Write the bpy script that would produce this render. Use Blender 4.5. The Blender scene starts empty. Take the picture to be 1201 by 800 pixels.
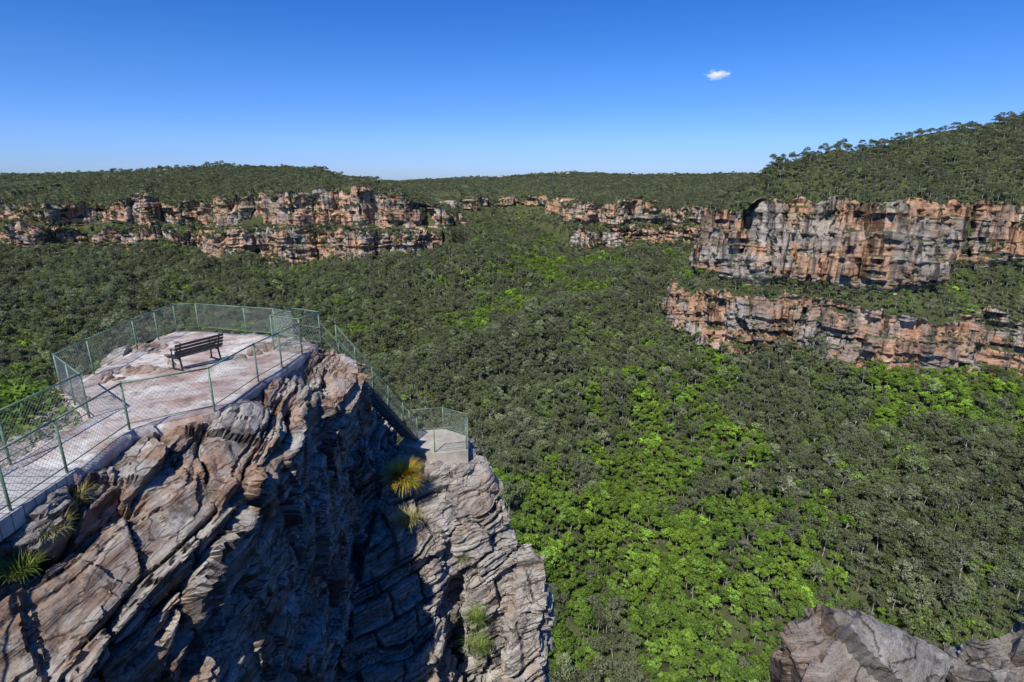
import bpy, bmesh, math, numpy as np
from mathutils import Vector, Matrix, kdtree
rng=np.random.default_rng(7)
S=bpy.context.scene
COL=S.collection
R=math.radians
# ---------------------------------------------------------------- noise
def _h(ix,iy,iz,seed):
    h=(ix.astype(np.int64)*374761393+iy.astype(np.int64)*668265263+iz.astype(np.int64)*1274126177+seed*974634777)&0xFFFFFFFF
    h=((h^(h>>13))*1103515245)&0xFFFFFFFF
    h=((h^(h>>16))*2246822519)&0xFFFFFFFF
    h=h^(h>>15)
    return (h&0xFFFFFF)/float(0xFFFFFF)
def vn(x,y,z,seed=0):
    x,y,z=np.broadcast_arrays(np.asarray(x,float),np.asarray(y,float),np.asarray(z,float))
    ix,iy,iz=np.floor(x),np.floor(y),np.floor(z)
    fx,fy,fz=x-ix,y-iy,z-iz
    fx=fx*fx*(3-2*fx);fy=fy*fy*(3-2*fy);fz=fz*fz*(3-2*fz)
    def L(a,b,t): return a+(b-a)*t
    c=[_h(ix+a,iy+b,iz+d,seed) for a in (0,1) for b in (0,1) for d in (0,1)]
    return L(L(L(c[0],c[1],fz),L(c[2],c[3],fz),fy),L(L(c[4],c[5],fz),L(c[6],c[7],fz),fy),fx)
def fbm(x,y,z,o=4,seed=0):
    s=0;a=.5;t=0
    for i in range(o):
        s=s+a*vn(x,y,z,seed+i*13);t+=a;a*=.5
        x=x*2.03+11.3;y=y*2.03+5.1;z=z*2.03+7.7
    return s/t
def sm(e0,e1,x):
    t=np.clip((x-e0)/(e1-e0),0,1);return t*t*(3-2*t)
# ---------------------------------------------------------------- mesh helpers
def mk(name,verts,faces,mat=None,smooth=False,parent=None,coll=None):
    me=bpy.data.meshes.new(name)
    verts=np.asarray(verts,dtype=np.float32)
    if isinstance(faces,np.ndarray):
        n=len(faces);k=faces.shape[1]
        me.vertices.add(len(verts));me.vertices.foreach_set('co',verts.ravel())
        me.loops.add(n*k);me.loops.foreach_set('vertex_index',faces.astype(np.int32).ravel())
        me.polygons.add(n);me.polygons.foreach_set('loop_start',np.arange(0,n*k,k,dtype=np.int32))
        me.update(calc_edges=True);me.validate()
    else:
        me.from_pydata([tuple(v) for v in verts.tolist()],[],faces);me.update()
    if mat is not None: me.materials.append(mat)
    if smooth: me.polygons.foreach_set('use_smooth',np.ones(len(me.polygons),dtype=bool))
    ob=bpy.data.objects.new(name,me)
    (coll or COL).objects.link(ob)
    if parent is not None: ob.parent=parent
    return ob
def gridfaces(nu,nv,off=0):
    i=np.arange(nu-1)[:,None]*nv+np.arange(nv-1)[None,:]
    i=i.ravel()+off
    return np.stack([i,i+nv,i+nv+1,i+1],1)
class Geo:
    def __init__(s): s.v=[];s.f=[]
    def tube(s,p,q,r,n=8,r2=None):
        p=Vector(p);q=Vector(q);d=q-p
        if d.length<1e-6:return
        d.normalize();a=d.orthogonal().normalized();b=d.cross(a)
        r2=r if r2 is None else r2;o=len(s.v)
        for c,rr in((p,r),(q,r2)):
            for i in range(n):
                t=2*math.pi*i/n;s.v.append(tuple(c+a*math.cos(t)*rr+b*math.sin(t)*rr))
        for i in range(n):
            j=(i+1)%n;s.f.append((o+i,o+j,o+n+j,o+n+i))
        if n>3:
            s.f.append(tuple(o+i for i in range(n-1,-1,-1)));s.f.append(tuple(o+n+i for i in range(n)))
    def box(s,c,ax,ay,az):
        c=Vector(c);ax=Vector(ax);ay=Vector(ay);az=Vector(az);o=len(s.v)
        for i in(-1,1):
            for j in(-1,1):
                for k in(-1,1): s.v.append(tuple(c+ax*i+ay*j+az*k))
        for f in((0,1,3,2),(4,6,7,5),(0,4,5,1),(2,3,7,6),(0,2,6,4),(1,5,7,3)): s.f.append(tuple(o+i for i in f))
    def prism(s,poly,zt,th):
        o=len(s.v);n=len(poly)
        for p in poly: s.v.append((p[0],p[1],p[2]+zt))
        for p in poly: s.v.append((p[0],p[1],p[2]+zt-th))
        s.f.append(tuple(o+i for i in range(n)));s.f.append(tuple(o+n+i for i in range(n-1,-1,-1)))
        for i in range(n):
            j=(i+1)%n;s.f.append((o+j,o+i,o+n+i,o+n+j))
    def make(s,name,mat,parent=None,smooth=False): return mk(name,np.array(s.v),s.f,mat,smooth,parent)
# ---------------------------------------------------------------- materials
def newmat(name,rough=.9,spec=.2):
    m=bpy.data.materials.new(name);m.use_nodes=True
    nt=m.node_tree;b=nt.nodes['Principled BSDF']
    b.inputs['Roughness'].default_value=rough
    b.inputs['Specular IOR Level'].default_value=spec
    return m,nt,b
def N(nt,t,**k):
    n=nt.nodes.new(t)
    for a,v in k.items(): setattr(n,a,v)
    return n
def coord(nt,scale=(1,1,1),rot=None):
    g=N(nt,'ShaderNodeTexCoord');o=g.outputs['Object']
    if rot:
        m0=N(nt,'ShaderNodeMapping');m0.inputs['Rotation'].default_value=rot;nt.links.new(o,m0.inputs[0]);o=m0.outputs[0]
    m=N(nt,'ShaderNodeMapping');m.inputs['Scale'].default_value=scale
    nt.links.new(o,m.inputs[0]);return m.outputs[0]
def noise(nt,vec,scale,detail=6,rough=.55,dist=0):
    n=N(nt,'ShaderNodeTexNoise');n.inputs['Scale'].default_value=scale;n.inputs['Detail'].default_value=detail
    n.inputs['Roughness'].default_value=rough;n.inputs['Distortion'].default_value=dist
    nt.links.new(vec,n.inputs['Vector']);return n.outputs['Fac']
def ramp(nt,fac,stops,interp='LINEAR'):
    r=N(nt,'ShaderNodeValToRGB');r.color_ramp.interpolation=interp
    e=r.color_ramp.elements
    while len(e)<len(stops): e.new(.5)
    for i,(p,c) in enumerate(stops):
        e[i].position=p;e[i].color=(c,c,c,1) if isinstance(c,(int,float)) else (*c,1)
    nt.links.new(fac,r.inputs[0]);return r.outputs[0]
def mix(nt,fac,a,b,mode='MIX'):
    m=N(nt,'ShaderNodeMix',data_type='RGBA',blend_type=mode)
    for sock,v in((m.inputs[0],fac),(m.inputs[6],a),(m.inputs[7],b)):
        if isinstance(v,(int,float)): sock.default_value=v
        elif isinstance(v,tuple): sock.default_value=(*v,1)
        else: nt.links.new(v,sock)
    return m.outputs[2]
def mth(nt,op,a,b=0.):
    m=N(nt,'ShaderNodeMath',operation=op)
    for i,v in enumerate((a,b)):
        if isinstance(v,(int,float)): m.inputs[i].default_value=v
        else: nt.links.new(v,m.inputs[i])
    return m.outputs[0]
def bump(nt,b,h,dist,strength=1.,prev=None):
    n=N(nt,'ShaderNodeBump');n.inputs['Strength'].default_value=strength;n.inputs['Distance'].default_value=dist
    nt.links.new(h,n.inputs['Height'])
    if prev is not None: nt.links.new(prev,n.inputs['Normal'])
    if b is not None: nt.links.new(n.outputs[0],b.inputs['Normal'])
    return n.outputs[0]
def rockmat(name,red,rot,bright=1.,steep_shade=.5,lichk=1.):
    m,nt,b=newmat(name,.92,.15)
    v=coord(nt);vs=coord(nt,(1,1,5),rot);vf=coord(nt,(.55,.55,8),rot)
    n1=noise(nt,vs,.9,8,.62,.3);n2=noise(nt,v,.55,7,.6);n3=noise(nt,vf,2.0,8,.68,.25);n4=noise(nt,v,7,6,.7)
    k=bright
    base=ramp(nt,n1,[(.30,(.175*k,.15*k,.13*k)),(.42,(.34*k,.305*k,.265*k)),(.55,(.49*k,.45*k,.395*k)),(.70,(.68*k,.64*k,.575*k))])
    rd=ramp(nt,n3,[(.3,(.18,.08,.04)),(.5,(.40,.20,.10)),(.72,(.52,.36,.235))])
    rm=ramp(nt,n2,[(.54-.10*red,0.),(.61-.06*red,1.)])
    geo=N(nt,'ShaderNodeNewGeometry');sx=N(nt,'ShaderNodeSeparateXYZ');nt.links.new(geo.outputs['Normal'],sx.inputs[0])
    c=mix(nt,mth(nt,'MULTIPLY',rm,.8*red+.15),base,rd)
    cr=ramp(nt,n3,[(.34,.10),(.40,.85),(.5,1.)])
    c=mix(nt,.9,c,cr,'MULTIPLY')
    lich=ramp(nt,n4,[(.45,0.),(.62,1.)])
    up=ramp(nt,sx.outputs['Z'],[(.1,.1*lichk),(.8,.65*lichk)])
    c=mix(nt,mth(nt,'MULTIPLY',mth(nt,'MULTIPLY',lich,up),.5),c,(.61,.585,.535))
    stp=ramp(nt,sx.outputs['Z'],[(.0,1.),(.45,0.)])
    shade_var=ramp(nt,noise(nt,coord(nt,(1,1,.35)),1.1,6,.6),[(.36,1.),(.6,.35)])
    c=mix(nt,mth(nt,'MULTIPLY',mth(nt,'MULTIPLY',stp,shade_var),steep_shade),c,(.052,.045,.04))  # shade painted into the colour of steep faces, mottled by noise
    dk=ramp(nt,noise(nt,v,1.3,9,.75),[(.37,.20),(.47,1.)])
    c=mix(nt,.8,c,dk,'MULTIPLY')
    vo=N(nt,'ShaderNodeTexVoronoi',feature='DISTANCE_TO_EDGE');vo.inputs['Scale'].default_value=.8
    wv=N(nt,'ShaderNodeVectorMath',operation='ADD');vs2=coord(nt,(.7,.7,2.4),rot)
    nn=N(nt,'ShaderNodeTexNoise');nn.inputs['Scale'].default_value=1.2;nn.inputs['Detail'].default_value=5;nt.links.new(vs2,nn.inputs['Vector'])
    nt.links.new(vs2,wv.inputs[0]);nt.links.new(nn.outputs['Color'],wv.inputs[1]);nt.links.new(wv.outputs[0],vo.inputs['Vector'])
    ck=ramp(nt,vo.outputs['Distance'],[(0.,.15),(.012,.8),(.025,1.)])
    c=mix(nt,.85,c,ck,'MULTIPLY')
    nt.links.new(c,b.inputs['Base Color'])
    p=bump(nt,None,ck,.06,1.);p=bump(nt,None,n3,.17,1.,p);p=bump(nt,None,n1,.10,.9,p);bump(nt,b,n4,.035,1.,p)
    return m
def cliffmat(name,orange=.5,k=1.):
    m,nt,b=newmat(name,.95,.08)
    v=coord(nt);vh=coord(nt,(.018,.018,.085));vv=coord(nt,(.085,.085,.007));vb=coord(nt,(.009,.009,.013))
    n1=noise(nt,vh,1.,9,.68,.5);n2=noise(nt,vv,1.,8,.62,.3);n3=noise(nt,vb,1.6,7,.62,.3);n4=noise(nt,v,.10,8,.7)
    grey=ramp(nt,n1,[(.3,(.24*k,.20*k,.165*k)),(.48,(.46*k,.39*k,.325*k)),(.7,(.67*k,.59*k,.50*k))])
    oran=ramp(nt,n1,[(.3,(.40*k,.19*k,.11*k)),(.5,(.63*k,.37*k,.225*k)),(.7,(.70*k,.49*k,.345*k))])
    om=ramp(nt,n3,[(.57-.2*orange,0.),(.64-.2*orange,1.)])
    c=mix(nt,om,grey,oran)
    st=ramp(nt,n2,[(.40,.08),(.49,1.)])
    c=mix(nt,.88,c,st,'MULTIPLY')
    gs=ramp(nt,noise(nt,coord(nt,(.05,.05,.004)),1.,7,.65),[(.5,0.),(.58,1.)])
    c=mix(nt,mth(nt,'MULTIPLY',gs,.55),c,(.26,.245,.225))
    bl=ramp(nt,n4,[(.36,.35),(.46,1.)])
    c=mix(nt,.55,c,bl,'MULTIPLY')
    hb=ramp(nt,noise(nt,coord(nt,(.010,.010,.20)),1.,6,.6,.4),[(.34,.25),(.41,1.)])
    c=mix(nt,.45,c,hb,'MULTIPLY')
    geo=N(nt,'ShaderNodeNewGeometry');sx=N(nt,'ShaderNodeSeparateXYZ');nt.links.new(geo.outputs['Normal'],sx.inputs[0])
    gm=ramp(nt,sx.outputs['Z'],[(.5,0.),(.8,1.)])
    c=mix(nt,gm,c,(.08,.10,.045))
    nt.links.new(c,b.inputs['Base Color'])
    p=bump(nt,None,n1,6.,.9);p=bump(nt,None,n4,4.,.9,p);bump(nt,b,n2,7.,1.,p)
    return m
def leafmat(name,cA,cB,cC):
    m=bpy.data.materials.new(name);m.use_nodes=True;nt=m.node_tree;nt.nodes.clear()
    out=N(nt,'ShaderNodeOutputMaterial');d=N(nt,'ShaderNodeBsdfDiffuse');t=N(nt,'ShaderNodeBsdfTranslucent');mx=N(nt,'ShaderNodeMixShader')
    mx.inputs[0].default_value=.3
    at=N(nt,'ShaderNodeAttribute',attribute_name='tint',attribute_type='INSTANCER')
    oi=N(nt,'ShaderNodeObjectInfo');lf=N(nt,'ShaderNodeAttribute',attribute_name='lf')
    c=mix(nt,at.outputs['Fac'],cA,cC)
    c=mix(nt,mth(nt,'MULTIPLY',oi.outputs['Random'],.75),c,cB)
    r=ramp(nt,mth(nt,'FRACT',mth(nt,'MULTIPLY',oi.outputs['Random'],17.3)),[(0.,.45),(.3,.9),(.6,.7),(.9,1.15),(1.,1.7)])
    c=mix(nt,.9,c,r,'MULTIPLY')
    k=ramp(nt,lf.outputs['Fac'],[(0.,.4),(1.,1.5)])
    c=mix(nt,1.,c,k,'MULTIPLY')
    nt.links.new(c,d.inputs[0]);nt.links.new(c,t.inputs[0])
    nt.links.new(d.outputs[0],mx.inputs[1]);nt.links.new(t.outputs[0],mx.inputs[2]);nt.links.new(mx.outputs[0],out.inputs[0])
    return m
def plain(name,c,rough=.7,spec=.3,var=.3,sc=3.,metal=0):
    m,nt,b=newmat(name,rough,spec);b.inputs['Metallic'].default_value=metal
    n=noise(nt,coord(nt),sc,6,.6)
    a=tuple(x*(1-var) for x in c);d=tuple(min(1,x*(1+var)) for x in c)
    nt.links.new(ramp(nt,n,[(.35,a),(.65,d)]),b.inputs['Base Color'])
    return m
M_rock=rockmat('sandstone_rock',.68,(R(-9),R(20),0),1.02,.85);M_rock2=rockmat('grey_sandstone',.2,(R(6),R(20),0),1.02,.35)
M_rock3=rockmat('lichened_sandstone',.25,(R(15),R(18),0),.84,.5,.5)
M_cl=cliffmat('far_cliff_sandstone',.66,1.12);M_cr=cliffmat('headland_cliff_sandstone',.66,1.06)
M_euc=leafmat('eucalypt_leaves',(.155,.192,.080),(.230,.240,.160),(.205,.310,.062))
M_rain=leafmat('rainforest_leaves',(.175,.285,.050),(.130,.215,.050),(.27,.415,.055))
M_bark=plain('pale_bark',(.46,.43,.39),.9,.1,.4,1.)
M_green=plain('green_painted_steel',(.14,.22,.145),.45,.5,.25,6.)
M_wire=plain('galvanised_wire',(.30,.35,.31),.5,.5,.2,6.,.3)
M_dark=plain('bench_timber',(.035,.04,.035),.6,.3,.3,8.)
# ---------------------------------------------------------------- world, sun, camera
EL=51;AZx,AZy=.38,.925
w=bpy.data.worlds.new('World');S.world=w;w.use_nodes=True;nt=w.node_tree
sky=N(nt,'ShaderNodeTexSky',sky_type='NISHITA');sky.sun_disc=False
sky.sun_elevation=R(EL);sky.sun_rotation=math.atan2(-AZx,-AZy);sky.altitude=1000;sky.air_density=1.0;sky.dust_density=.1;sky.ozone_density=1.6
bg=nt.nodes['Background'];bg.inputs[1].default_value=.10
hs=N(nt,'ShaderNodeHueSaturation');hs.inputs['Saturation'].default_value=1.42
nt.links.new(sky.outputs[0],hs.inputs['Color'])
tc=N(nt,'ShaderNodeTexCoord');sz=N(nt,'ShaderNodeSeparateXYZ');nt.links.new(tc.outputs['Generated'],sz.inputs[0])
grd=ramp(nt,sz.outputs['Z'],[(0.,(.42,.64,1.55)),(.05,(.50,.72,1.45)),(.16,(.64,.84,1.34)),(.5,(.62,.80,1.32))])
nt.links.new(mix(nt,1.,hs.outputs[0],grd,'MULTIPLY'),bg.inputs[0])
sl=bpy.data.lights.new('sun','SUN');sl.energy=5.;sl.angle=R(.5);sl.color=(1,.955,.88)
so=bpy.data.objects.new('sun',sl);COL.objects.link(so)
hl=math.hypot(AZx,AZy);sd=Vector((AZx/hl*math.cos(R(EL)),AZy/hl*math.cos(R(EL)),-math.sin(R(EL))))
so.rotation_euler=sd.to_track_quat('-Z','Y').to_euler()
cd=bpy.data.cameras.new('camera');cam=bpy.data.objects.new('camera',cd);COL.objects.link(cam)
cd.lens=20;cd.sensor_width=36;cd.clip_end=40000;cd.clip_start=.1
cam.rotation_euler=(R(90-16.3),0,0);S.camera=cam
S.view_settings.view_transform='Standard';S.view_settings.look='None';S.view_settings.exposure=0
# ---------------------------------------------------------------- plateau rim
# x,y, ztop, zb1, ledge width, zt2, zb2, plateau slope, cap z, talus slope
RIM=[(-3400,1000,-80,-160,45,-172,-245,.22,-22,.09),(-2200,1560,-86,-140,45,-160,-235,.22,-36,.09),
(-1560,1800,-84,-130,45,-160,-225,.22,-24,.09),(-1150,1860,-78,-150,45,-168,-266,.30,24,.09),(-760,1800,-64,-155,40,-166,-278,.32,14,.09),
(-470,1740,-43,-145,40,-160,-250,.2,-22,.09),(-340,1770,-66,-150,40,-170,-230,.2,-50,.09),(-235,1800,-104,-150,40,-178,-215,.2,-88,.1),
(-200,1960,-140,-158,60,-190,-205,.3,-115,.12),(-260,2350,-140,-155,60,-190,-205,.3,-105,.12),(-250,2850,-130,-148,60,-185,-200,.25,-95,.12),
(0,3150,-130,-148,60,-185,-205,.25,-85,.12),(190,2950,-130,-148,60,-185,-205,.25,-75,.12),(225,2480,-125,-180,45,-200,-255,.2,-60,.12),
(300,2330,-116,-188,45,-205,-285,.2,-42,.1),(520,2350,-108,-182,45,-202,-282,.2,-36,.1),(700,2280,-112,-190,45,-206,-285,.2,-34,.1),
(880,2300,-110,-185,45,-200,-280,.2,-30,.1),(1150,2000,-90,-180,45,-200,-275,.3,0,.1),(800,1480,-50,-150,40,-170,-250,.4,50,.2),
(450,1100,-36,-140,38,-160,-238,.5,38,.25),(338,900,-42,-136,44,-162,-234,.65,32,.27),(312,830,-50,-132,46,-164,-232,.7,30,.27),
(345,780,-36,-138,38,-160,-234,.7,42,.27),(400,806,-34,-140,36,-158,-234,.65,54,.27),(462,762,-36,-140,38,-160,-234,.6,66,.27),
(512,766,-38,-136,55,-172,-234,.6,72,.27),(566,824,-34,-122,75,-176,-242,.6,80,.27),(632,806,-34,-112,80,-178,-252,.62,90,.27),
(700,792,-34,-106,80,-186,-268,.62,98,.27),(820,768,-32,-106,80,-196,-280,.62,106,.27),(1100,700,-30,-110,80,-190,-275,.6,108,.27),(1700,560,-30,-110,80,-180,-266,.6,104,.27)]
RIM=np.array(RIM,float)
seg=np.hypot(np.diff(RIM[:,0]),np.diff(RIM[:,1]));cum=np.concatenate([[0],np.cumsum(seg)])
ss=[0.]
while ss[-1]<cum[-1]:
    r_=math.hypot(np.interp(ss[-1],cum,RIM[:,0]),np.interp(ss[-1],cum,RIM[:,1]));ss.append(ss[-1]+max(1.8,r_*.0022))
ss=np.array(ss[:-1])
P=np.stack([np.interp(ss,cum,RIM[:,i]) for i in range(10)],1)
def smooth1(a,k):
    for _ in range(k):
        b=a.copy();b[1:-1]=(a[:-2]+2*a[1:-1]+a[2:])/4;a=b
    return a
P=smooth1(P,40)
def normals(X,k):
    t=np.gradient(X,axis=0);n=np.stack([t[:,1],-t[:,0]],1);n/=np.linalg.norm(n,axis=1)[:,None]+1e-9
    n=smooth1(n,k);return n/(np.linalg.norm(n,axis=1)[:,None]+1e-9)
nr=normals(P[:,:2],30);rr=np.hypot(P[:,0],P[:,1])
amp=rr*.024
wob=(vn(ss/150.,0,0,3)-.5)*2*amp*1.1+(vn(ss/52.,0,0,4)-.5)*2*amp*.9+(vn(ss/19.,0,0,5)-.5)*2*np.minimum(amp*.45,10)
RX=P[:,:2]+nr*wob[:,None]
RX=smooth1(RX,1)
ztop=P[:,2]+(vn(ss/60.,0,0,8)-.5)*rr*.018+(vn(ss/14.,0,0,9)-.5)*rr*.012
zb1=P[:,3]+(vn(ss/70.,0,0,18)-.5)*rr*.016
kd=kdtree.KDTree(len(RX))
for i,p in enumerate(RX): kd.insert((p[0],p[1],0),i)
kd.balance()
POLY=np.concatenate([RX,[[20000,560],[20000,20000],[-20000,20000],[-20000,1000]]])
def inside(x,y):
    o=np.argsort(y);ys=y[o];xs=x[o];c=np.zeros(len(x),int)
    Q=np.roll(POLY,-1,axis=0)
    for (x1,y1),(x2,y2) in zip(POLY.tolist(),Q.tolist()):
        if y1==y2: continue
        lo,hi=(y1,y2) if y1<y2 else (y2,y1)
        a=np.searchsorted(ys,lo,'left');b=np.searchsorted(ys,hi,'left')
        if b>a:
            xc=x1+(ys[a:b]-y1)*(x2-x1)/(y2-y1);c[a:b]+=(xc>xs[a:b])
    r=np.empty(len(x),bool);r[o]=(c%2)==1
    return r
CREST=np.array([(-300,500,-300),(-140,650,-252),(0,789,-220),(152,1000,-218),(300,1090,-206),(420,1150,-190)],float)
def floor_z(x,y):
    r=np.hypot(x,y)
    rid=1-np.abs(fbm(x/200+3,y/200,0,3,22)-.5)*4
    rid2=1-np.abs(fbm(x/85+y/260,y/120,0,3,24)-.5)*5
    z=-318+(fbm(x/140,y/140,0,4,21)-.5)*66+rid*26+rid2*13*sm(300,420,r)+np.clip((y-1300)/1200,0,1)*16
    z=z-45*np.exp(-((x-(-150+.14*(y-900)))/190)**2)*sm(700,1000,y)
    z=z-40*np.exp(-((x-(70+.42*(y-320)))/80)**2)*(1-sm(560,760,y))*sm(200,280,y)
    dm=np.full(x.shape,1e9);cz=np.zeros(x.shape)
    for a,b in zip(CREST[:-1],CREST[1:]):
        dx,dy=b[0]-a[0],b[1]-a[1];t=np.clip(((x-a[0])*dx+(y-a[1])*dy)/(dx*dx+dy*dy),0,1)
        d=np.hypot(x-a[0]-t*dx,y-a[1]-t*dy);m=d<dm;dm=np.where(m,d,dm);cz=np.where(m,a[2]+t*(b[2]-a[2]),cz)
    z=z+(cz+(fbm(x/60,y/60,0,3,23)-.5)*24-z)*np.exp(-(dm/105)**2)*.95
    z=z+np.clip((-x-350)/900,0,1)*58*sm(400,1000,y)
    near=np.interp(r,[0,20,60,100,200,260],[-24,-30,-95,-155,-262,-300])
    z=np.where((r<260)&(near>-299),np.maximum(near,np.minimum(z,near+8)),z)
    return z
def nearest(x,y):
    n=len(x);qi=np.zeros(n,int);dd=np.zeros(n)
    for k,(a,b) in enumerate(zip(x.tolist(),y.tolist())):
        co,j,d=kd.find((a,b,0));qi[k]=j;dd[k]=d
    return qi,dd
def terrain(x,y,for_tree=False):
    x=np.asarray(x,float).ravel();y=np.asarray(y,float).ravel()
    r=np.hypot(x,y);zf=floor_z(x,y)
    z=zf.copy();D=np.full(x.shape,-9999.)
    idx=np.nonzero((r>480))[0]
    xi,yi=x[idx],y[idx]
    qi,dd=nearest(xi,yi)
    d=np.where(inside(xi,yi),dd,-dd);D[idx]=d
    A=P[qi];zt=ztop[qi]
    ins=(.009*r[idx]+1.5) if not for_tree else np.full(len(idx),.5)
    rise=A[:,7]*np.maximum(d,0)
    far=np.clip((r[idx]-2300)/1500,0,1)
    az=np.where(yi>1,xi/np.maximum(yi,1),np.sign(xi)*2)
    tgt=np.interp(az,[-.9,-.55,-.3,-.17,-.05,.10,.22,.35,.6],[-40,-25,-85,-95,-60,-10,-34,-30,-20])
    cap=A[:,8]-zt+(fbm(xi/220,yi/220,0,4,5)-.5)*34+far*(fbm(xi/500,yi/400,0,3,15)-.5)*90
    fb=sm(2700,4000,r[idx])
    cap=cap*(1-fb)+(tgt-zt)*fb+fb*(fbm(xi/500,yi/400,0,3,15)-.5)*90
    cap=np.maximum(cap,8)
    rise=cap*(1-np.exp(-(rise/cap)-(rise/cap)**2*.6))
    zp=zt+rise+(fbm(xi/45,yi/45,0,3,6)-.5)*13*sm(0,60,d)
    wdt=A[:,4]
    t=np.clip((ins-d)/wdt,0,1);zl=zb1[qi]+(A[:,5]-zb1[qi])*t+(fbm(xi/25,yi/25,0,3,16)-.5)*9
    dd2=np.maximum(-d-wdt,0)
    zta=A[:,6]-24*(1-np.exp(-dd2/45))-A[:,9]*dd2+(fbm(xi/60,yi/60,0,3,26)-.5)*30*sm(0,40,dd2)-.3*np.maximum(dd2-170,0)
    zfl=zf[idx]
    zlow=np.maximum(zfl,zta)+6*np.exp(-((zfl-zta)/20)**2)
    h=ins*.35+.01
    a1=sm(-h,h,d-ins);a2=sm(-h,h,d+wdt-ins)
    zz=zlow+(zl-zlow)*a2;zz=zz+(zp-zz)*a1
    z[idx]=zz
    return z,D,(idx,qi)
NA,NR=760,880
an=np.linspace(R(-72),R(72),NA);rad=np.geomspace(14,9500,NR)
AA,RR=np.meshgrid(an,rad,indexing='ij')
tx,ty=RR*np.sin(AA),RR*np.cos(AA)
tz,tD,(ti,tq)=terrain(tx,ty)
tW=np.zeros(tz.shape);tW[ti]=P[tq,4]
F=(tD+tW).reshape(NA,NR)
tv=np.stack([tx.ravel(),ty.ravel(),tz],1)
m,nt,b=newmat('forest_floor',.95,.05)
v=coord(nt)
nt.links.new(ramp(nt,noise(nt,v,.03,8,.7),[(.3,(.05,.062,.026)),(.5,(.085,.10,.042)),(.7,(.13,.135,.07))]),b.inputs['Base Color'])
bump(nt,b,noise(nt,v,.12,6,.7),5.,1.)
terr=mk('terrain',tv,gridfaces(NA,NR)[:,::-1].copy(),m,True)
# ---------------------------------------------------------------- cliff curtains
shrub_pts=[]
def curtain(name,X,s,zt,zb,insw,seed,mat,jk=1.,bat=.09):
    n=normals(X,6);r=np.hypot(X[:,0],X[:,1])
    NZ=80
    t=np.linspace(0,1,NZ)
    zz=zb[:,None]-14+(zt-zb+14)[:,None]*t[None,:]
    sc=np.clip(r/1400,.6,1.3)[:,None]
    s2=np.repeat(s[:,None],NZ,1)
    wz=zz+(fbm(s2/90,zz/60,0,3,seed)-.5)*22
    lay=wz/(13*sc);li=np.floor(lay)
    lay2=wz/(4.6*sc);l2=np.floor(lay2)
    big=(_h(li,li*0,li*0,seed+1)-.5)
    fine=(_h(l2,l2*0,l2*0,seed+2)-.5)
    sx=s2+(fbm(s2/40,zz/30,1,3,seed+3)-.5)*18
    jb=np.floor(sx/(19*sc));jo=_h(jb,np.floor(wz/(40*sc)),jb*0,seed+4)-.5
    jb2=np.floor(sx/(7*sc));jo2=_h(jb2,li,jb2*0,seed+5)-.5
    o=sc*(big*3.0+fine*1.5+jo*15*jk+jo2*5.+(fbm(s2/60,zz/80,3,4,seed+6)-.5)*24*jk)
    cr=((sx/(29*sc))%1);o=o-sc*12*jk*np.exp(-((cr-.5)/.055)**2)*(_h(np.floor(sx/(29*sc)),jb*0,jb*0,seed+14)>.3)
    o=o-sc*6*(fine>.3)*(fbm(s2/50,zz/14,9,2,seed+15)>.54)
    cave=_h(li,np.floor(sx/(55*sc)),li*0,seed+19)>.80
    o=o-sc*11*cave*sm(.42,.52,fbm(s2/30,zz/25,5,3,seed+20))
    batter=(1-t[None,:])*(zt-zb)[:,None]*bat
    o=o+batter
    over=sm(.0,.16,t)[None,:]*(1-.75*sm(.93,1.,t)[None,:])
    o=o*(.4+.6*over)
    V=np.stack([X[:,0][:,None]+n[:,0][:,None]*o,X[:,1][:,None]+n[:,1][:,None]*o,zz],2)
    caps=[]
    for k,(f,dz) in enumerate(((.25,1.2),(.6,1.8),(1.,0.),(1.3,-4.))):
        oo=-f*insw
        base=np.stack([X[:,0]+n[:,0]*oo,X[:,1]+n[:,1]*oo,zt+dz+(vn(s/5,k,0,seed+9)-.5)*3],1)
        caps.append(base[:,None,:])
    V=np.concatenate([V]+caps,1)
    ob=mk(name,V.reshape(-1,3),gridfaces(V.shape[0],V.shape[1]),mat,False)
    Q=V[:,8:NZ+2,:];ns=fbm(s2[:,8:]/40,zz[:,8:]/11,7,4,seed+11)
    pr=rng.random(ns.shape)
    mk_=(ns>.59)&(pr<.13)
    mk_|=(ns>.53)&(pr<.02)
    mk_[:,-3:]|=(pr[:,-3:]<.3)
    shrub_pts.append(np.concatenate([Q[:,:ns.shape[1],:][mk_],np.repeat(r[:,None],ns.shape[1],1)[mk_][:,None]],1))
    return ob
insU=(.009*rr+1.5)*2+5
def idx_near(x,y): return int(np.argmin(np.hypot(P[:,0]-x,P[:,1]-y)))
k1=idx_near(-210,1950);k2=idx_near(225,2600);k3=idx_near(1150,2000);kt=idx_near(330,880)
n2=normals(P[:,:2],60)
def trace(j0,j1,rlim,rmin=500):
    pts=[]
    for j in range(j0,j1):
        f=F[j];k=np.nonzero((f[1:]>0)&(f[:-1]<=0)&(rad[1:]>rmin))[0]
        if len(k)==0: continue
        k=k[0]+1
        if rad[k]>rlim: continue
        a=f[k-1];b_=f[k];q=rad[k-1]+(rad[k]-rad[k-1])*(-a/(b_-a) if a>-500 else 0)
        pts.append((q*math.sin(an[j]),q*math.cos(an[j])))
    return np.array(pts)
def resample(X,step):
    c=np.concatenate([[0],np.cumsum(np.hypot(*np.diff(X,axis=0).T))]);n=int(c[-1]/step)
    s=np.linspace(0,c[-1],n);return np.stack([np.interp(s,c,X[:,0]),np.interp(s,c,X[:,1])],1),s
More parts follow.
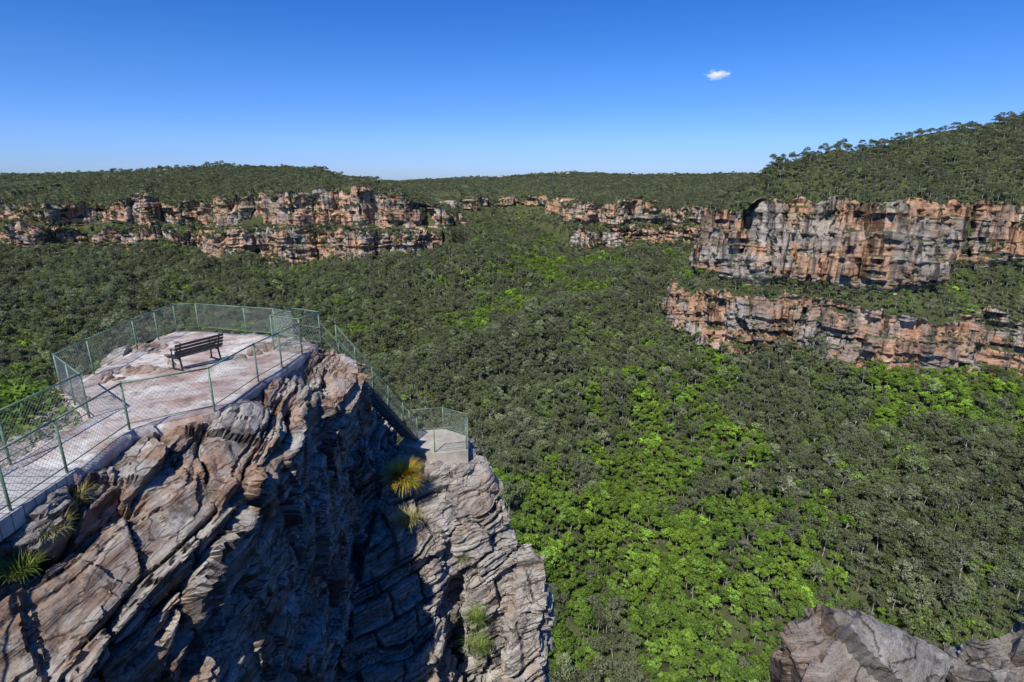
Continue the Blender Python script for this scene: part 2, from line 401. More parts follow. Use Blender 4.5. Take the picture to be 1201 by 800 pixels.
def lower(name,j0,j1,rlim,step,mat,seed,jk,pre=None,bat=.09,rmin=500):
    X=trace(j0,j1,rlim,rmin)
    if pre is not None:
        pr_=np.hypot(pre[:,0],pre[:,1])
        pre=pre[(pr_>np.hypot(*X[0])+25)]
        X=np.concatenate([pre,X])
    X,s=resample(X,step);X=smooth1(X,5);n=normals(X,8);X=X+n*2.5
    q,_=nearest(X[:,0],X[:,1]);r=np.hypot(X[:,0],X[:,1])
    zt=smooth1(P[q,5],10)+(vn(s/45.,0,0,seed+1)-.5)*r*.018+(vn(s/12.,0,0,seed+2)-.5)*r*.012
    zb=smooth1(P[q,6],10)-4
    curtain(name,X,s,zt,zb,(.009*r+1.5)*2+8,seed,mat,jk,bat)
ja=int(np.searchsorted(an,R(14)));jL=int(np.searchsorted(an,math.atan2(-215,1800)))
pre_=RX[k3:kt]+n2[k3:kt]*(P[k3:kt,4][:,None]+2)
lower('headland_cliff_lower_tier',ja,NA-2,1000,2.0,M_cr,131,1.6,pre_[::6],.16)
lower('escarpment_cliff_lower_tier',2,jL,3600,4.2,M_cl,151,1.25)
jm0=int(np.searchsorted(an,math.atan2(250,2450)));jm1=int(np.searchsorted(an,math.atan2(860,2250)))
lower('escarpment_cliff_lower_tier',jm0,jm1,2700,4.6,M_cl,171,1.25,rmin=1400)
for nm,a,bb,mt,jk,bt in(('escarpment_cliff',0,k1,M_cl,1.25,.09),('escarpment_cliff',k2-20,k3+4,M_cl,1.25,.09),('headland_cliff',k3,len(ss),M_cr,1.6,.18),('ravine_cliff',k1-5,k2-10,M_cl,1.,.09)):
    curtain(nm,RX[a:bb],ss[a:bb],ztop[a:bb],zb1[a:bb],insU[a:bb],int(40+a),mt,jk,bt)
# ---------------------------------------------------------------- trees
def tree_mesh(name,seed,H,CR,nl,nleaf,ls,mat,coll,flat=.75,trunkr=.28,low=.35):
    g=np.random.default_rng(seed);G=Geo()
    top=Vector((g.normal(0,.5),g.normal(0,.5),H*.62));p0=Vector((0,0,-1.5));pm=Vector((g.normal(0,.25),g.normal(0,.25),H*.3))
    G.tube(p0,pm,trunkr,6,trunkr*.75);G.tube(pm,top,trunkr*.75,6,trunkr*.4)
    lob=[]
    for i in range(nl):
        a=2*math.pi*(i*.618+g.random()*.25);rr_=CR*math.sqrt((i+.5)/nl)*.82
        z=H*(.97-(rr_/CR)**2*(1-low)*.55-g.random()*.2)
        c=Vector((math.cos(a)*rr_,math.sin(a)*rr_,z));lob.append(c)
        st=pm.lerp(top,.2+.8*g.random())
        mid=st.lerp(c,.55)+Vector((0,0,-.3))
        G.tube(st,mid,trunkr*.35,4,trunkr*.22);G.tube(mid,c,trunkr*.22,4,.03)
    tv=np.array(G.v);tf=[tuple(f) for f in G.f]
    LV=[];lf=[]
    for c in lob:
        rad_=CR*(.26+.2*g.random());n=int(nleaf/nl*(.7+.6*g.random()));sh=g.random()
        d=g.normal(size=(n,3));d/=np.linalg.norm(d,axis=1)[:,None]
        q=np.array(c)+d*np.array([rad_,rad_,rad_*flat])*(.55+.5*g.random((n,1))**.6)
        nn=d+g.normal(size=(n,3))*.55+np.array([0,0,.5]);nn/=np.linalg.norm(nn,axis=1)[:,None]
        a=np.cross(nn,g.normal(size=(n,3)));a/=np.linalg.norm(a,axis=1)[:,None];b_=np.cross(nn,a)
        s1=ls*(.6+.8*g.random((n,1)));s2_=s1*(.45+.4*g.random((n,1)))
        LV.append(np.stack([q-a*s1,q-b_*s2_,q+a*s1,q+b_*s2_*.8],1).reshape(-1,3))
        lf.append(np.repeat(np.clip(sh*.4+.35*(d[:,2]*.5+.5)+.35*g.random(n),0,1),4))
    LV=np.concatenate(LV);o=len(tv);nq=len(LV)//4
    faces=tf+[tuple(range(o+4*i,o+4*i+4)) for i in range(nq)]
    ob=mk(name,np.concatenate([tv,LV]),faces,None,False,coll=coll)
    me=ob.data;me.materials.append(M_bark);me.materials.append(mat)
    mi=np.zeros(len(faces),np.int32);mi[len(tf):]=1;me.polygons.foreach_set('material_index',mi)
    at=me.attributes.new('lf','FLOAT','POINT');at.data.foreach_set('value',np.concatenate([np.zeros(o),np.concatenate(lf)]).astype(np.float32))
    return ob
def newcol(n):
    c=bpy.data.collections.new(n);COL.children.link(c);return c
CE=newcol('eucalyptus_trees');CRn=newcol('rainforest_trees');CS=newcol('shrubs')
tmpl=[]
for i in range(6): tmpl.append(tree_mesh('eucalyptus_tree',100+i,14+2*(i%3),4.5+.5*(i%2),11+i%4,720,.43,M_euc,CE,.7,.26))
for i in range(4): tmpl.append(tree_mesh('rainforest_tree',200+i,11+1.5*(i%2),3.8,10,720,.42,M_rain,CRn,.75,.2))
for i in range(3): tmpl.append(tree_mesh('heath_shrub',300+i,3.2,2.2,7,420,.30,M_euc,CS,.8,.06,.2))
tp=[(10+14*i,520+9*(i%3)) for i in range(len(tmpl))]
hz,_,_=terrain([p[0] for p in tp],[p[1] for p in tp],True)
for o,p,z in zip(tmpl,tp,hz): o.location=(p[0],p[1],z)
def scatter(name,pts,scl,rot,idx,tint,coll):
    me=bpy.data.meshes.new(name);n=len(pts)
    me.vertices.add(n);me.vertices.foreach_set('co',np.asarray(pts,np.float32).ravel())
    a=me.attributes.new('scl','FLOAT_VECTOR','POINT');a.data.foreach_set('vector',np.asarray(scl,np.float32).ravel())
    a=me.attributes.new('rot','FLOAT_VECTOR','POINT');a.data.foreach_set('vector',np.asarray(rot,np.float32).ravel())
    a=me.attributes.new('idx','INT','POINT');a.data.foreach_set('value',np.asarray(idx,np.int32))
    a=me.attributes.new('tint','FLOAT','POINT');a.data.foreach_set('value',np.asarray(tint,np.float32))
    ob=bpy.data.objects.new(name,me);COL.objects.link(ob)
    ng=bpy.data.node_groups.new(name+'_scatter','GeometryNodeTree')
    ng.interface.new_socket('Geometry',in_out='INPUT',socket_type='NodeSocketGeometry')
    ng.interface.new_socket('Geometry',in_out='OUTPUT',socket_type='NodeSocketGeometry')
    gi=ng.nodes.new('NodeGroupInput');go=ng.nodes.new('NodeGroupOutput')
    ip=ng.nodes.new('GeometryNodeInstanceOnPoints');ci=ng.nodes.new('GeometryNodeCollectionInfo')
    ci.inputs['Collection'].default_value=coll;ci.inputs['Separate Children'].default_value=True;ci.inputs['Reset Children'].default_value=True
    ip.inputs['Pick Instance'].default_value=True
    def na(nm,t):
        x=ng.nodes.new('GeometryNodeInputNamedAttribute');x.data_type=t;x.inputs['Name'].default_value=nm
        return [o for o in x.outputs if o.enabled and o.name=='Attribute'][0]
    L=ng.links.new
    L(gi.outputs[0],ip.inputs['Points']);L(ci.outputs[0],ip.inputs['Instance'])
    L(na('idx','INT'),ip.inputs['Instance Index']);L(na('rot','FLOAT_VECTOR'),ip.inputs['Rotation']);L(na('scl','FLOAT_VECTOR'),ip.inputs['Scale'])
    L(ip.outputs[0],go.inputs[0])
    md=ob.modifiers.new('scatter','NODES');md.node_group=ng
    return ob
allp=[]
for r0,r1,sp,scb in((225,760,5.5,1.),(760,1400,6.3,1.08),(1400,2700,9.3,1.35),(2700,7000,20,2.1)):
    X0=np.arange(-r1*.8,r1*.8,sp);Y0=np.arange(r0*.55,r1,sp)
    gx,gy=np.meshgrid(X0,Y0);gx=gx.ravel()+rng.uniform(-.5,.5,gx.size)*sp;gy=gy.ravel()+rng.uniform(-.5,.5,gy.size)*sp
    r=np.hypot(gx,gy);k=(r>=r0)&(r<r1)&(np.abs(np.arctan2(gx,gy))<R(48))
    gx,gy=gx[k],gy[k]
    allp.append(np.stack([gx,gy,np.full(gx.shape,scb)],1))
A=np.concatenate(allp)
z,D,(idx,qi)=terrain(A[:,0],A[:,1],True)
W=np.full(len(A),40.);W[idx]=P[qi,4]
r=np.hypot(A[:,0],A[:,1])
ok=~((D<1.5)&(D>-.006*r-3))&~((D+W<1)&(D+W>-.006*r-3))
A,z,D,r,W=A[ok],z[ok],D[ok],r[ok],W[ok]
x,y=A[:,0],A[:,1]
ns=fbm(x/110,y/110,0,4,51);ns2=fbm(x/35,y/35,0,3,53);ns3=fbm(x/28+40,y/28,0,3,57)
u1=np.exp(-(((x-90)/150)**2+((y-330)/140)**2))*.25+np.exp(-(((x-200)/90)**2+((y-540)/150)**2))*.14
u2=np.exp(-((x-(-20+.2*(y-950)))/170)**2)*sm(860,960,y)*(1-sm(1700,2200,y))*.17
dcr=np.full(x.shape,1e9)
for a_,b_ in zip(CREST[:-1],CREST[1:]):
    dx,dy=b_[0]-a_[0],b_[1]-a_[1];t=np.clip(((x-a_[0])*dx+(y-a_[1])*dy)/(dx*dx+dy*dy),0,1);dcr=np.minimum(dcr,np.hypot(x-a_[0]-t*dx,y-a_[1]-t*dy))
spur=np.exp(-(dcr/100)**2)
rf=(ns*.5+ns2*.5+u1+u2-.2*spur-.05*(D>0)-.14*sm(0,1,-(x+100)/300)+rng.normal(0,.035,len(x)))>.59
rf&=(D<0)
sc=A[:,2]*(.58+.8*rng.random(len(A))**1.6)*(.84+.36*sm(.35,.65,ns3))
sc=np.where((rng.random(len(A))<.05)&(r<1400)&(D<0),sc*1.35,sc)
sc=np.where(D>0,sc*.74,sc);sc=np.where((D<0)&(D>-W),sc*.65,sc)
hk=np.where((D>0)|((D<0)&(D>-W)),.68,1.)
scl=np.stack([sc*rng.uniform(.85,1.2,len(A)),sc*rng.uniform(.85,1.2,len(A)),sc*hk*rng.uniform(.8,1.25,len(A))],1)
rot=np.stack([rng.normal(0,.06,len(A)),rng.normal(0,.06,len(A)),rng.uniform(0,6.28,len(A))],1)
tint=np.clip((ns2-.4)*3+(ns-.5)*2+rng.normal(0,.2,len(A))+u2*3-.6*spur-.35*sm(0,1,-(x+50)/300),0,1)
tint=np.where(D>0,tint*.3,tint)
pts=np.stack([x,y,z],1)
for nm,msk,cl,ni in(('eucalypt_forest',~rf,CE,6),('rainforest',rf,CRn,4)):
    scatter(nm,pts[msk],scl[msk],rot[msk],rng.integers(0,ni,msk.sum()),tint[msk],cl)
sp_=np.concatenate(shrub_pts);q=np.abs(np.arctan2(sp_[:,0],sp_[:,1]))<R(48);sp_=sp_[q]
ssc=(.5+1.1*rng.random(len(sp_)))*np.clip(sp_[:,3]/1000,.8,2.2)
scatter('cliff_scrub',sp_[:,:3]-np.array([0,0,.8]),np.repeat(ssc[:,None],3,1),np.stack([ssc*0,ssc*0,rng.uniform(0,6.28,len(ssc))],1),rng.integers(0,3,len(ssc)),rng.random(len(ssc))*.5,CS)
# distant town
G=Geo()
for i in range(26):
    x0=rng.uniform(-300,560);y0=rng.uniform(4300,4900)
    z0=terrain([x0],[y0])[0][0]+18
    wx,wy,hh=rng.uniform(8,14),6,4
    G.box((x0,y0,z0+hh/2-5),(wx,0,0),(0,wy,0),(0,0,hh/2+5));
    o=len(G.v);G.v+=[(x0-wx-1,y0-wy-1,z0+hh+.1),(x0+wx+1,y0-wy-1,z0+hh+.1),(x0+wx+1,y0+wy+1,z0+hh+.1),(x0-wx-1,y0+wy+1,z0+hh+.1),(x0-wx,y0,z0+hh+4),(x0+wx,y0,z0+hh+4)]
    G.f+=[(o,o+1,o+5,o+4),(o+2,o+3,o+4,o+5),(o+1,o+2,o+5),(o+3,o,o+4)]
G.make('distant_houses',plain('weatherboard',(.42,.38,.34)))
# ---------------------------------------------------------------- foreground rocks
def hulls(name,blocks,voxel,mat,seed,ampl=1.,sn=(-.30,-.18,.93)):
    bm=bmesh.new()
    for pts_ in blocks:
        b2=bmesh.new()
        for p in pts_: b2.verts.new(p)
        bmesh.ops.convex_hull(b2,input=b2.verts[:])
        for v_ in [v_ for v_ in b2.verts if not v_.link_faces]: b2.verts.remove(v_)
        bmesh.ops.recalc_face_normals(b2,faces=b2.faces[:])
        tmp=bpy.data.meshes.new('t');b2.to_mesh(tmp);b2.free();bm.from_mesh(tmp);bpy.data.meshes.remove(tmp)
    me=bpy.data.meshes.new(name);bm.to_mesh(me);bm.free()
    ob=bpy.data.objects.new(name,me);COL.objects.link(ob)
    md=ob.modifiers.new('r','REMESH');md.mode='VOXEL';md.voxel_size=voxel
    bpy.context.view_layer.update()
    dg=bpy.context.evaluated_depsgraph_get()
    me2=bpy.data.meshes.new_from_object(ob.evaluated_get(dg));ob.modifiers.clear();ob.data=me2;me2.name=name
    n=len(me2.vertices);co=np.empty(n*3,np.float32);me2.vertices.foreach_get('co',co);co=co.reshape(-1,3).astype(float)
    def nrm():
        a=np.empty(n*3,np.float32);me2.vertices.foreach_get('normal',a);return a.reshape(-1,3).astype(float)
    sn=np.array(sn);sn/=np.linalg.norm(sn)
    nn=nrm();x,y,z=co.T
    co=co+nn*((fbm(x*.45,y*.45,z*.45,2,seed)-.5)*.8*ampl)[:,None]
    x,y,z=co.T
    ww=co@sn+(fbm(x*.3,y*.3,z*.3,3,seed+1)-.5)*1.35
    wq=ww+.18*np.sin(ww*3.1)+.1*np.sin(ww*7.7+1)
    side=np.sqrt(np.clip(1-(nn@sn)**2,0,1))
    l1=wq/.8;i1=np.floor(l1);f1=l1-i1
    l2=wq/.22;i2=np.floor(l2);f2=l2-i2
    ph=_h(i1,i1*0,i1*0,seed+2)*6.28
    hx=x*np.cos(.5)+y*np.sin(.5)+(vn(x,y,z,seed+3)-.5)*.5+ph;hy=-x*np.sin(.5)+y*np.cos(.5)+(vn(x,y,z,seed+4)-.5)*.5
    bx=np.floor(hx/1.4);by=np.floor(hy/1.6)
    cx=np.floor(hx/.6+i2*.37);cy=np.floor(hy/.65+i2*.71)
    o=(_h(i1,bx,by,seed+5)-.5)*.64+(_h(i2,i2*0,i2*0,seed+6)-.5)*.21+(_h(i2,cx,cy,seed+17)-.5)*.22
    g1=np.minimum(f1,1-f1);g2=np.minimum(f2,1-f2)
    o-= .42*np.exp(-(g1/.07)**2)*(vn(x*.8,y*.8,z*.8,seed+8)>.42)
    o-= .07*np.exp(-(g2/.16)**2)
    vx=np.abs((hx/1.4)%1-.5)
    o-= .32*np.exp(-((.5-vx)/.04)**2)*(_h(bx,i1,by,seed+12)>.45)
    o=o*side+(fbm(x*1.4,y*1.4,z*1.4,3,seed+9)-.5)*.20+(fbm(x*5,y*5,z*5,2,seed+10)-.5)*.06
    o+=(1-side)*((vn(x*.9,y*.9,3,seed+11)>.55)*.07)
    co=co+nn*(o*ampl)[:,None]
    me2.vertices.foreach_set('co',co.astype(np.float32).ravel())
    me2.materials.clear();me2.materials.append(mat)
    me2.polygons.foreach_set('use_smooth',np.zeros(len(me2.polygons),dtype=bool))
    me2.update();return ob
main=[[(-5.9,19.1,-6.5),(-6.1,14.2,-6.7),(-6.1,11.6,-6.8),(-6.2,9.2,-7.8),(-6.25,8.3,-8.9),(-7.1,20.4,-6.25),(-7.2,15.6,-5.98),(-7.3,13,-5.85),(-8.5,9.9,-5.8),(-8.6,8.4,-6.15),
 (-14.3,23.4,-6.55),(-13.7,17,-6.25),(-12.9,14.6,-6.15),(-10.8,12,-5.95),(-9,22.4,-6.45),(-11,9,-6.2),(-8.7,6.6,-7.4),(-7.2,7.2,-7.8),(-10.5,5.5,-7.2),
 (-6.2,19,-28),(-6.4,8.6,-28),(-15,24,-28),(-14.5,9,-28),(-8.2,5.4,-28),(-12,4,-28)],
 [(-8.9,-2,-6.3),(-8.9,9,-6.2),(-13,-2,-6.3),(-12,10,-6.2),(-8.2,-2,-28),(-8.2,8,-28),(-14,-2,-28),(-14,10,-28)],
 [(-5.2,19.6,-6.6),(-5.4,16.3,-6.9),(-7.5,20.3,-6.3),(-7.6,15.8,-6.4),(-5.6,19.3,-9.2),(-6,16.6,-9.0),(-8,20,-11),(-8,16,-11)],
 [(-5.6,23,-11.9),(-5.3,20.6,-12.3),(-6.2,18.4,-12.6),(-8,19,-9.5),(-8,24,-9.),(-7,25,-9.4),(-5.4,25,-12),(-5,18,-28),(-9,18,-28),(-5,25,-28),(-9,25,-28)]]
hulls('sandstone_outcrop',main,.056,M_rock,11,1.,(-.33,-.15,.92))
butt=[[(-6.3,24.5,-12.0),(-1.9,24.2,-11.9),(-1.9,21.9,-11.95),(-5.4,21.2,-11.95),(-5.4,19.2,-12.9),(-3.4,19.4,-13.3),(-6.5,25,-28),(-1,25,-28),(-1.5,17,-28),(-6.5,17,-28)],
 [(-5.3,18.3,-13.3),(-2.9,19,-13.6),(-2.4,21,-12.8),(-5.6,21,-12.6),(-6.2,16,-15.7),(-2.7,16.6,-17.2),(-6.8,13,-28),(-2.3,14.2,-28),(-2.2,22,-28),(-6.8,22,-28)],
 [(-3.5,23.6,-12.1),(-1.7,23.5,-12.1),(-2.5,21.4,-12.1),(-1.2,21.8,-12.6),(-.4,21.9,-13.6),(-.1,21.1,-14.1),(-2.1,19.8,-13.6),(-1.9,18.8,-16.8),(-.1,19.2,-16.4),(0,18.9,-28),(-2.4,18.2,-28),(-3.5,24,-28),(0,23,-28)],
 [(0,20.4,-15.2),(.7,20.6,-14.9),(1.4,19.9,-15.2),(1.35,18.4,-16.3),(.1,18.3,-16.4),(.95,16.8,-20),(-.3,16.3,-20),(1.1,16.6,-28),(-.5,15.4,-28),(-.3,21,-28),(1.6,21,-28)]]
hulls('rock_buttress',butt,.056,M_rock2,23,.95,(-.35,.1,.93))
near=[[(2.9,4.95,-4.8),(3.2,5.0,-4.55),(3.6,5.0,-4.58),(4.05,4.9,-4.78),(4.4,4.85,-4.92),(3.0,3.6,-5.2),(4.3,3.6,-5.3),(2.8,3.2,-8),(4.9,3.2,-8),(4.9,5.5,-8),(2.8,5.5,-8)],
 [(4.65,4.85,-5.0),(4.95,4.9,-4.75),(5.3,4.9,-4.65),(6.6,4.8,-4.55),(7.4,4,-4.7),(7.4,3,-5.2),(4.7,3.4,-5.3),(4.6,3,-8),(7.6,3,-8),(7.6,5.3,-8),(4.6,5.3,-8)],
 [(2.6,2.6,-7),(8,2,-7),(8,5.4,-7.2),(2.7,5.3,-7.2),(2,2,-28),(9,2,-28),(9,6.4,-28),(2,6.4,-28)],
 [(-2.4,1.0,-1.9),(2.6,1.0,-1.9),(2.6,-6,-1.8),(-3,-6,-1.8),(-3.4,.9,-28),(3.6,2.2,-28),(4,-7,-28),(-4,-7,-28)]]
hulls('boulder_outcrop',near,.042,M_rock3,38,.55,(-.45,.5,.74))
# ---------------------------------------------------------------- lookout floor
m,nt,b=newmat('weathered_concrete',.9,.2);v=coord(nt)
c=ramp(nt,noise(nt,v,.9,8,.65,.5),[(.32,(.28,.18,.145)),(.44,(.46,.35,.30)),(.54,(.56,.50,.445)),(.66,(.72,.70,.65))])
c=mix(nt,.8,c,ramp(nt,noise(nt,v,3.2,8,.75),[(.36,.3),(.48,1.)]),'MULTIPLY')
nt.links.new(c,b.inputs['Base Color']);bump(nt,b,noise(nt,v,5,8,.7),.05,1.)
M_floor=m
FP=[(-8.55,9.9,-5.6),(-8.75,12.0,-5.65),(-7.35,13.05,-5.68),(-7.35,15.6,-5.8),(-7.1,19.9,-6.0),(-9.2,21.45,-6.1),(-10.7,22.2,-6.2),(-13.2,23.1,-6.3),(-14.0,22.9,-6.3),(-13.6,19.6,-6.1),(-13.1,16.7,-6.0),(-12.7,14.9,-5.9),(-10.15,12.6,-5.65),(-10.15,9.9,-5.6)]
G=Geo();G.prism(FP,0,.45);pf=G.make('lookout_platform',M_floor)
bm=bmesh.new();bm.from_mesh(pf.data);bmesh.ops.triangulate(bm,faces=[f for f in bm.faces if len(f.verts)>4])
for _ in range(4): bmesh.ops.subdivide_edges(bm,edges=[e for e in bm.edges if e.calc_length()>.5],cuts=1,use_grid_fill=True)
bmesh.ops.triangulate(bm,faces=bm.faces[:])
for v_ in bm.verts:
    x,y,z=v_.co
    v_.co.z+=float(fbm(np.array([x*.7]),np.array([y*.7]),0,3,5)[0]-.5)*.16
bm.to_mesh(pf.data);bm.free();pf.data.polygons.foreach_set('use_smooth',np.ones(len(pf.data.polygons),dtype=bool))
m,nt,b=newmat('walkway_concrete',.85,.2);v=coord(nt)
br=N(nt,'ShaderNodeTexBrick');br.inputs['Scale'].default_value=1.;br.inputs['Brick Width'].default_value=.5;br.inputs['Row Height'].default_value=.25;br.inputs['Mortar Size'].default_value=.012
br.inputs['Color1'].default_value=(.46,.45,.43,1);br.inputs['Color2'].default_value=(.40,.39,.37,1);br.inputs['Mortar'].default_value=(.14,.14,.13,1)
nt.links.new(v,br.inputs[0])
nt.links.new(mix(nt,.6,br.outputs[0],ramp(nt,noise(nt,v,2.,7,.7),[(.3,.5),(.6,1.2)]),'MULTIPLY'),b.inputs['Base Color'])
G=Geo();G.box((-9.36,4.2,-5.63),(.80,0,0),(0,5.9,0),(0,0,.07))
G.box((-8.62,4.2,-5.80),(.05,0,0),(0,5.9,0),(0,0,.10));G.box((-10.1,4.2,-5.80),(.05,0,0),(0,5.9,0),(0,0,.10))
for i in range(6): G.box((-9.36,-.5+1.9*i,-5.95),(.66,0,0),(0,.08,0),(0,0,.25))
G.make('walkway',m)
# ---------------------------------------------------------------- fences
def fence(name,pts_,h=1.1,rails=(1.1,.12),post=True,wire=.075,pr=.026):
    em=bpy.data.objects.new(name,None);COL.objects.link(em)
    G=Geo();W=Geo();pts_=[Vector(p) for p in pts_]
    allposts=[]
    for a,b_ in zip(pts_[:-1],pts_[1:]):
        L=(b_-a).length;n=max(1,round(L/2.0))
        for i in range(n): allposts.append(a.lerp(b_,i/n))
    allposts.append(pts_[-1])
    up=Vector((0,0,1))
    for p in allposts:
        G.tube(p-up*.5,p+up*(h+.0),pr,8);G.tube(p+up*h,p+up*(h+.03),pr*1.2,8)
    for a,b_ in zip(allposts[:-1],allposts[1:]):
        for rz in rails: G.tube(a+up*rz,b_+up*rz,pr*(.85 if rz>1 else .5),8)
        d=b_-a;L=Vector((d.x,d.y,0)).length;hh=h-.14
        k=-hh
        while k<L:
            s0=max(k,0);s1=min(k+hh,L)
            if s1>s0:
                for inv in(0,1):
                    za,zb=s0-k,s1-k
                    if inv: za,zb=hh-za,hh-zb
                    W.tube(a+d*(s0/L)+up*(.12+za),a+d*(s1/L)+up*(.12+zb),.0028,3)
            k+=wire*1.414
    G.make('rails_and_posts',M_green,em,True);W.make('chain_link_mesh',M_wire,em);return em
fence('lookout_railing',[(-8.75,2,-5.56),(-8.65,8.6,-5.56),(-8.65,9.9,-5.55),(-8.8,12.0,-5.6),(-7.4,13.1,-5.62),(-7.4,15.6,-5.75),(-7.2,18.6,-5.92)])
fence('lookout_railing',[(-10.1,2,-5.56),(-10.1,10.3,-5.56),(-10.15,12.6,-5.6),(-12.6,14.9,-5.85),(-13.0,16.7,-5.93),(-13.5,19.6,-6.03),(-13.9,22.8,-6.2),(-13.1,23.0,-6.22),(-10.7,22.1,-6.15),(-9.2,21.35,-6.05),(-8.2,20.6,-6.0)])
fence('stair_gate_railing',[(-8.2,20.6,-6.0),(-8.4,19.2,-5.95),(-7.2,18.6,-5.92),(-7.0,20.0,-6.0),(-8.2,20.6,-6.0)],1.25,(1.25,.65,.1),wire=.12)
M_steel=plain('stair_steel',(.06,.08,.065),.6,.4,.3,5.)
em=bpy.data.objects.new('staircase',None);COL.objects.link(em)
T=Vector((-6.75,20.1,-6.3));Bt=Vector((-4.6,23.4,-11.4));sd_=Vector((.84,-.55,0)).normalized()*.45
G=Geo();Gr=Geo();Wr=Geo();n=24
for sgn in(-1,1):
    a,b_=T+sd_*sgn,Bt+sd_*sgn
    G.box((a+b_)/2,(b_-a)/2,sd_.normalized()*.025,Vector((0,0,.11)))
    up=Vector((0,0,1))
    Gr.tube(a+up*1.1,b_+up*1.1,.024);Gr.tube(a+up*.6,b_+up*.6,.015)
    for i in range(6):
        p=a.lerp(b_,i/5);Gr.tube(p,p+up*1.1,.022)
    L=(b_-a).length
    m_=int(L/.11)
    for i in range(m_):
        p=a.lerp(b_,i/m_);q=a.lerp(b_,min(1,(i+9)/m_));Wr.tube(p+up*.1,q+up*1.05,.0028,3);Wr.tube(p+up*1.05,q+up*.1,.0028,3)
for i in range(n):
    p=T.lerp(Bt,(i+.5)/n);f=Vector((Bt.x-T.x,Bt.y-T.y,0)).normalized()
    G.box(p,sd_,f*.12,Vector((0,0,.02)))
G.make('treads_and_stringers',M_steel,em);Gr.make('handrails',M_green,em,True);Wr.make('mesh_panels',M_wire,em)
LP=[(-5.0,22.9,-11.4),(-4.7,24.1,-11.4),(-3.2,24.4,-11.4),(-1.95,23.6,-11.4),(-1.9,22.2,-11.4),(-3.3,21.9,-11.4)]
G=Geo();G.prism(LP,0,.6);G.make('lower_landing',plain('landing_concrete',(.42,.38,.32),.9,.2,.25,1.5))
fence('landing_railing',[(-4.7,24.0,-11.4),(-3.2,24.3,-11.4),(-2.0,23.5,-11.4),(-1.97,22.3,-11.4),(-3.3,22.0,-11.4)],1.1)
# ---------------------------------------------------------------- bench
G=Geo();c=Vector((-10.2,17.5,-5.9));ax=Vector((.5,.86,0)).normalized();fr=Vector((-ax.y,ax.x,0));up=Vector((0,0,1));hl_=.8
for k in range(4): G.box(c+fr*(-.16+.115*k)+up*.44,ax*hl_,fr*.045,up*.017)
for k in range(4): 
    G.box(c+fr*(-.24-.035*k)+up*(.53+.11*k),ax*hl_,fr*.016,(up-fr*.3).normalized()*.042)
for sg in(-.8,.8):
    o=c+ax*hl_*sg
    G.box(o+fr*.02+up*.40,ax*.025,fr*.24,up*.025)
    G.tube(o+fr*.20+up*.40,o+fr*.24,.026);G.tube(o-fr*.2+up*.42,o-fr*.28-up*.02,.03);G.tube(o-fr*.2+up*.40,o-fr*.38+up*.93,.024)
    G.box(o+fr*.0+up*.015,ax*.035,fr*.3,up*.012)
    G.tube(o-fr*.26+up*.64,o+fr*.22+up*.64,.02);G.tube(o+fr*.22+up*.64,o+fr*.2+up*.42,.02)
G.make('park_bench',M_dark)
# ---------------------------------------------------------------- plants
def tuft(name,c,n,ln,mat,spread=.9,wd=.012,r0=.12,seed=1):
    g=np.random.default_rng(seed);V=[];F_=[]
    for i in range(n):
        a=g.uniform(0,6.28);r_=r0*math.sqrt(g.random());b0=Vector((c[0]+math.cos(a)*r_,c[1]+math.sin(a)*r_,c[2]-.05))
        a2=a+g.normal(0,.6);tilt=abs(g.normal(0,.5))*spread;l=ln*(.6+.6*g.random());o=len(V)
        dh=Vector((math.cos(a2),math.sin(a2),0));sdv=Vector((-dh.y,dh.x,0))
        p=b0.copy();ang=tilt*.5
        for k in range(5):
            w_=wd*(1-k/4.3);V+= [tuple(p-sdv*w_),tuple(p+sdv*w_)]
            p=p+(dh*math.sin(ang)+Vector((0,0,1))*math.cos(ang))*l/4;ang+=.22+tilt*.35
            if k: F_.append((o+2*k-2,o+2*k-1,o+2*k+1,o+2*k))
    return mk(name,np.array(V),F_,mat)
def grassmat(n,a,b_,c_):
    m,nt,b=newmat(n,.7,.2);nt.links.new(ramp(nt,noise(nt,coord(nt),4.,4,.6),[(.35,a),(.5,b_),(.66,c_)]),b.inputs['Base Color']);return m
M_gt=grassmat('grass_tree_blades',(.16,.26,.03),(.38,.34,.04),(.80,.28,.04))
M_dry=grassmat('dry_grass',(.15,.18,.04),(.30,.28,.09),(.46,.40,.17))
M_grn=grassmat('heath_grass',(.08,.14,.025),(.16,.23,.04),(.28,.31,.07))
tuft('grass_tree',(-4.25,20.0,-11.7),1300,1.05,M_gt,1.3,.016,.22,1)
tuft('grass_tuft',(-3.95,18.8,-12.65),260,.65,M_dry,1.4,.013,.35,2)
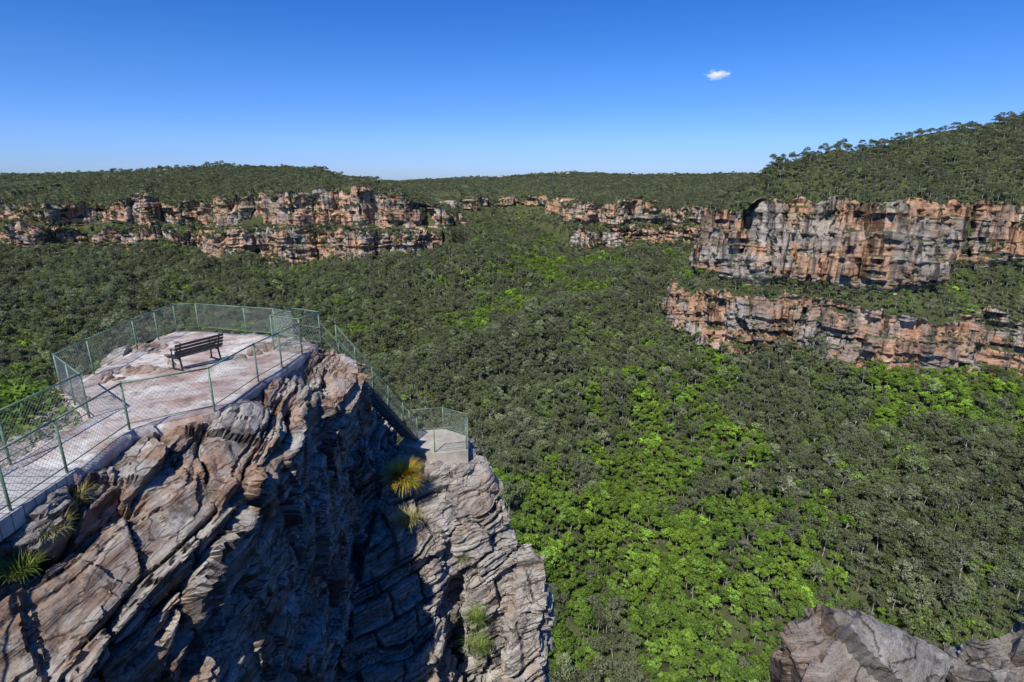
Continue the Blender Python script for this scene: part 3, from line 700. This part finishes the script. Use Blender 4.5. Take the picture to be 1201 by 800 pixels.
for i,(p,n_,l_,mt,r_) in enumerate([((-8.3,8.8,-6.1),260,.42,M_dry,.3),((-8.45,9.6,-6.0),200,.42,M_dry,.25),((-8.3,8.1,-6.4),220,.36,M_grn,.25),
    ((-8.2,7.2,-7.1),160,.3,M_grn,.2),
    ((-1.4,18.2,-16.6),240,.6,M_grn,.3),((-1.3,17.8,-17.6),260,.7,M_grn,.35),((-2.0,19.2,-14.6),110,.4,M_dry,.2)]):
    tuft('grass_tuft',p,n_,l_,mt,1.3,.009,r_,10+i)
def bush(name,c,s,seed):
    ob=tree_mesh(name,seed,3.0,2.2,12,2600,.10,M_rain,COL,.8,.05,.2);ob.location=c;ob.scale=(s,s,s);return ob
bush('heath_bush',(-13.0,13.2,-7.6),.8,401);bush('heath_bush',(-14.6,14.6,-8.2),.85,402);bush('heath_bush',(-12.2,10.8,-7.6),.6,403)
# ---------------------------------------------------------------- cloud
m=bpy.data.materials.new('cloud_vapour');m.use_nodes=True;nt=m.node_tree;nt.nodes.clear()
out=N(nt,'ShaderNodeOutputMaterial');vs=N(nt,'ShaderNodeVolumePrincipled');nt.links.new(vs.outputs[0],out.inputs[1])
vs.inputs['Color'].default_value=(1,1,1,1);vs.inputs['Emission Color'].default_value=(.95,.97,1,1)
g=N(nt,'ShaderNodeTexCoord');ln=N(nt,'ShaderNodeVectorMath',operation='LENGTH');nt.links.new(g.outputs['Object'],ln.inputs[0])
fall=mth(nt,'SUBTRACT',1.,ln.outputs['Value'])
nz=noise(nt,g.outputs['Object'],2.2,6,.65)
den=mth(nt,'MAXIMUM',mth(nt,'SUBTRACT',mth(nt,'ADD',mth(nt,'MULTIPLY',fall,.8),mth(nt,'MULTIPLY',mth(nt,'SUBTRACT',nz,.5),2.2)),.26),0.)
dn=mth(nt,'MULTIPLY',den,.08);nt.links.new(dn,vs.inputs['Density']);nt.links.new(mth(nt,'MULTIPLY',den,.035),vs.inputs['Emission Strength'])  # added glow stands in for light scattered inside the cloud
bm=bmesh.new();bmesh.ops.create_icosphere(bm,subdivisions=3,radius=1);me=bpy.data.meshes.new('cloud');bm.to_mesh(me);bm.free();me.materials.append(m)
ob=bpy.data.objects.new('cloud',me);COL.objects.link(ob);ob.location=(1620,4900,757);ob.scale=(125,70,48)
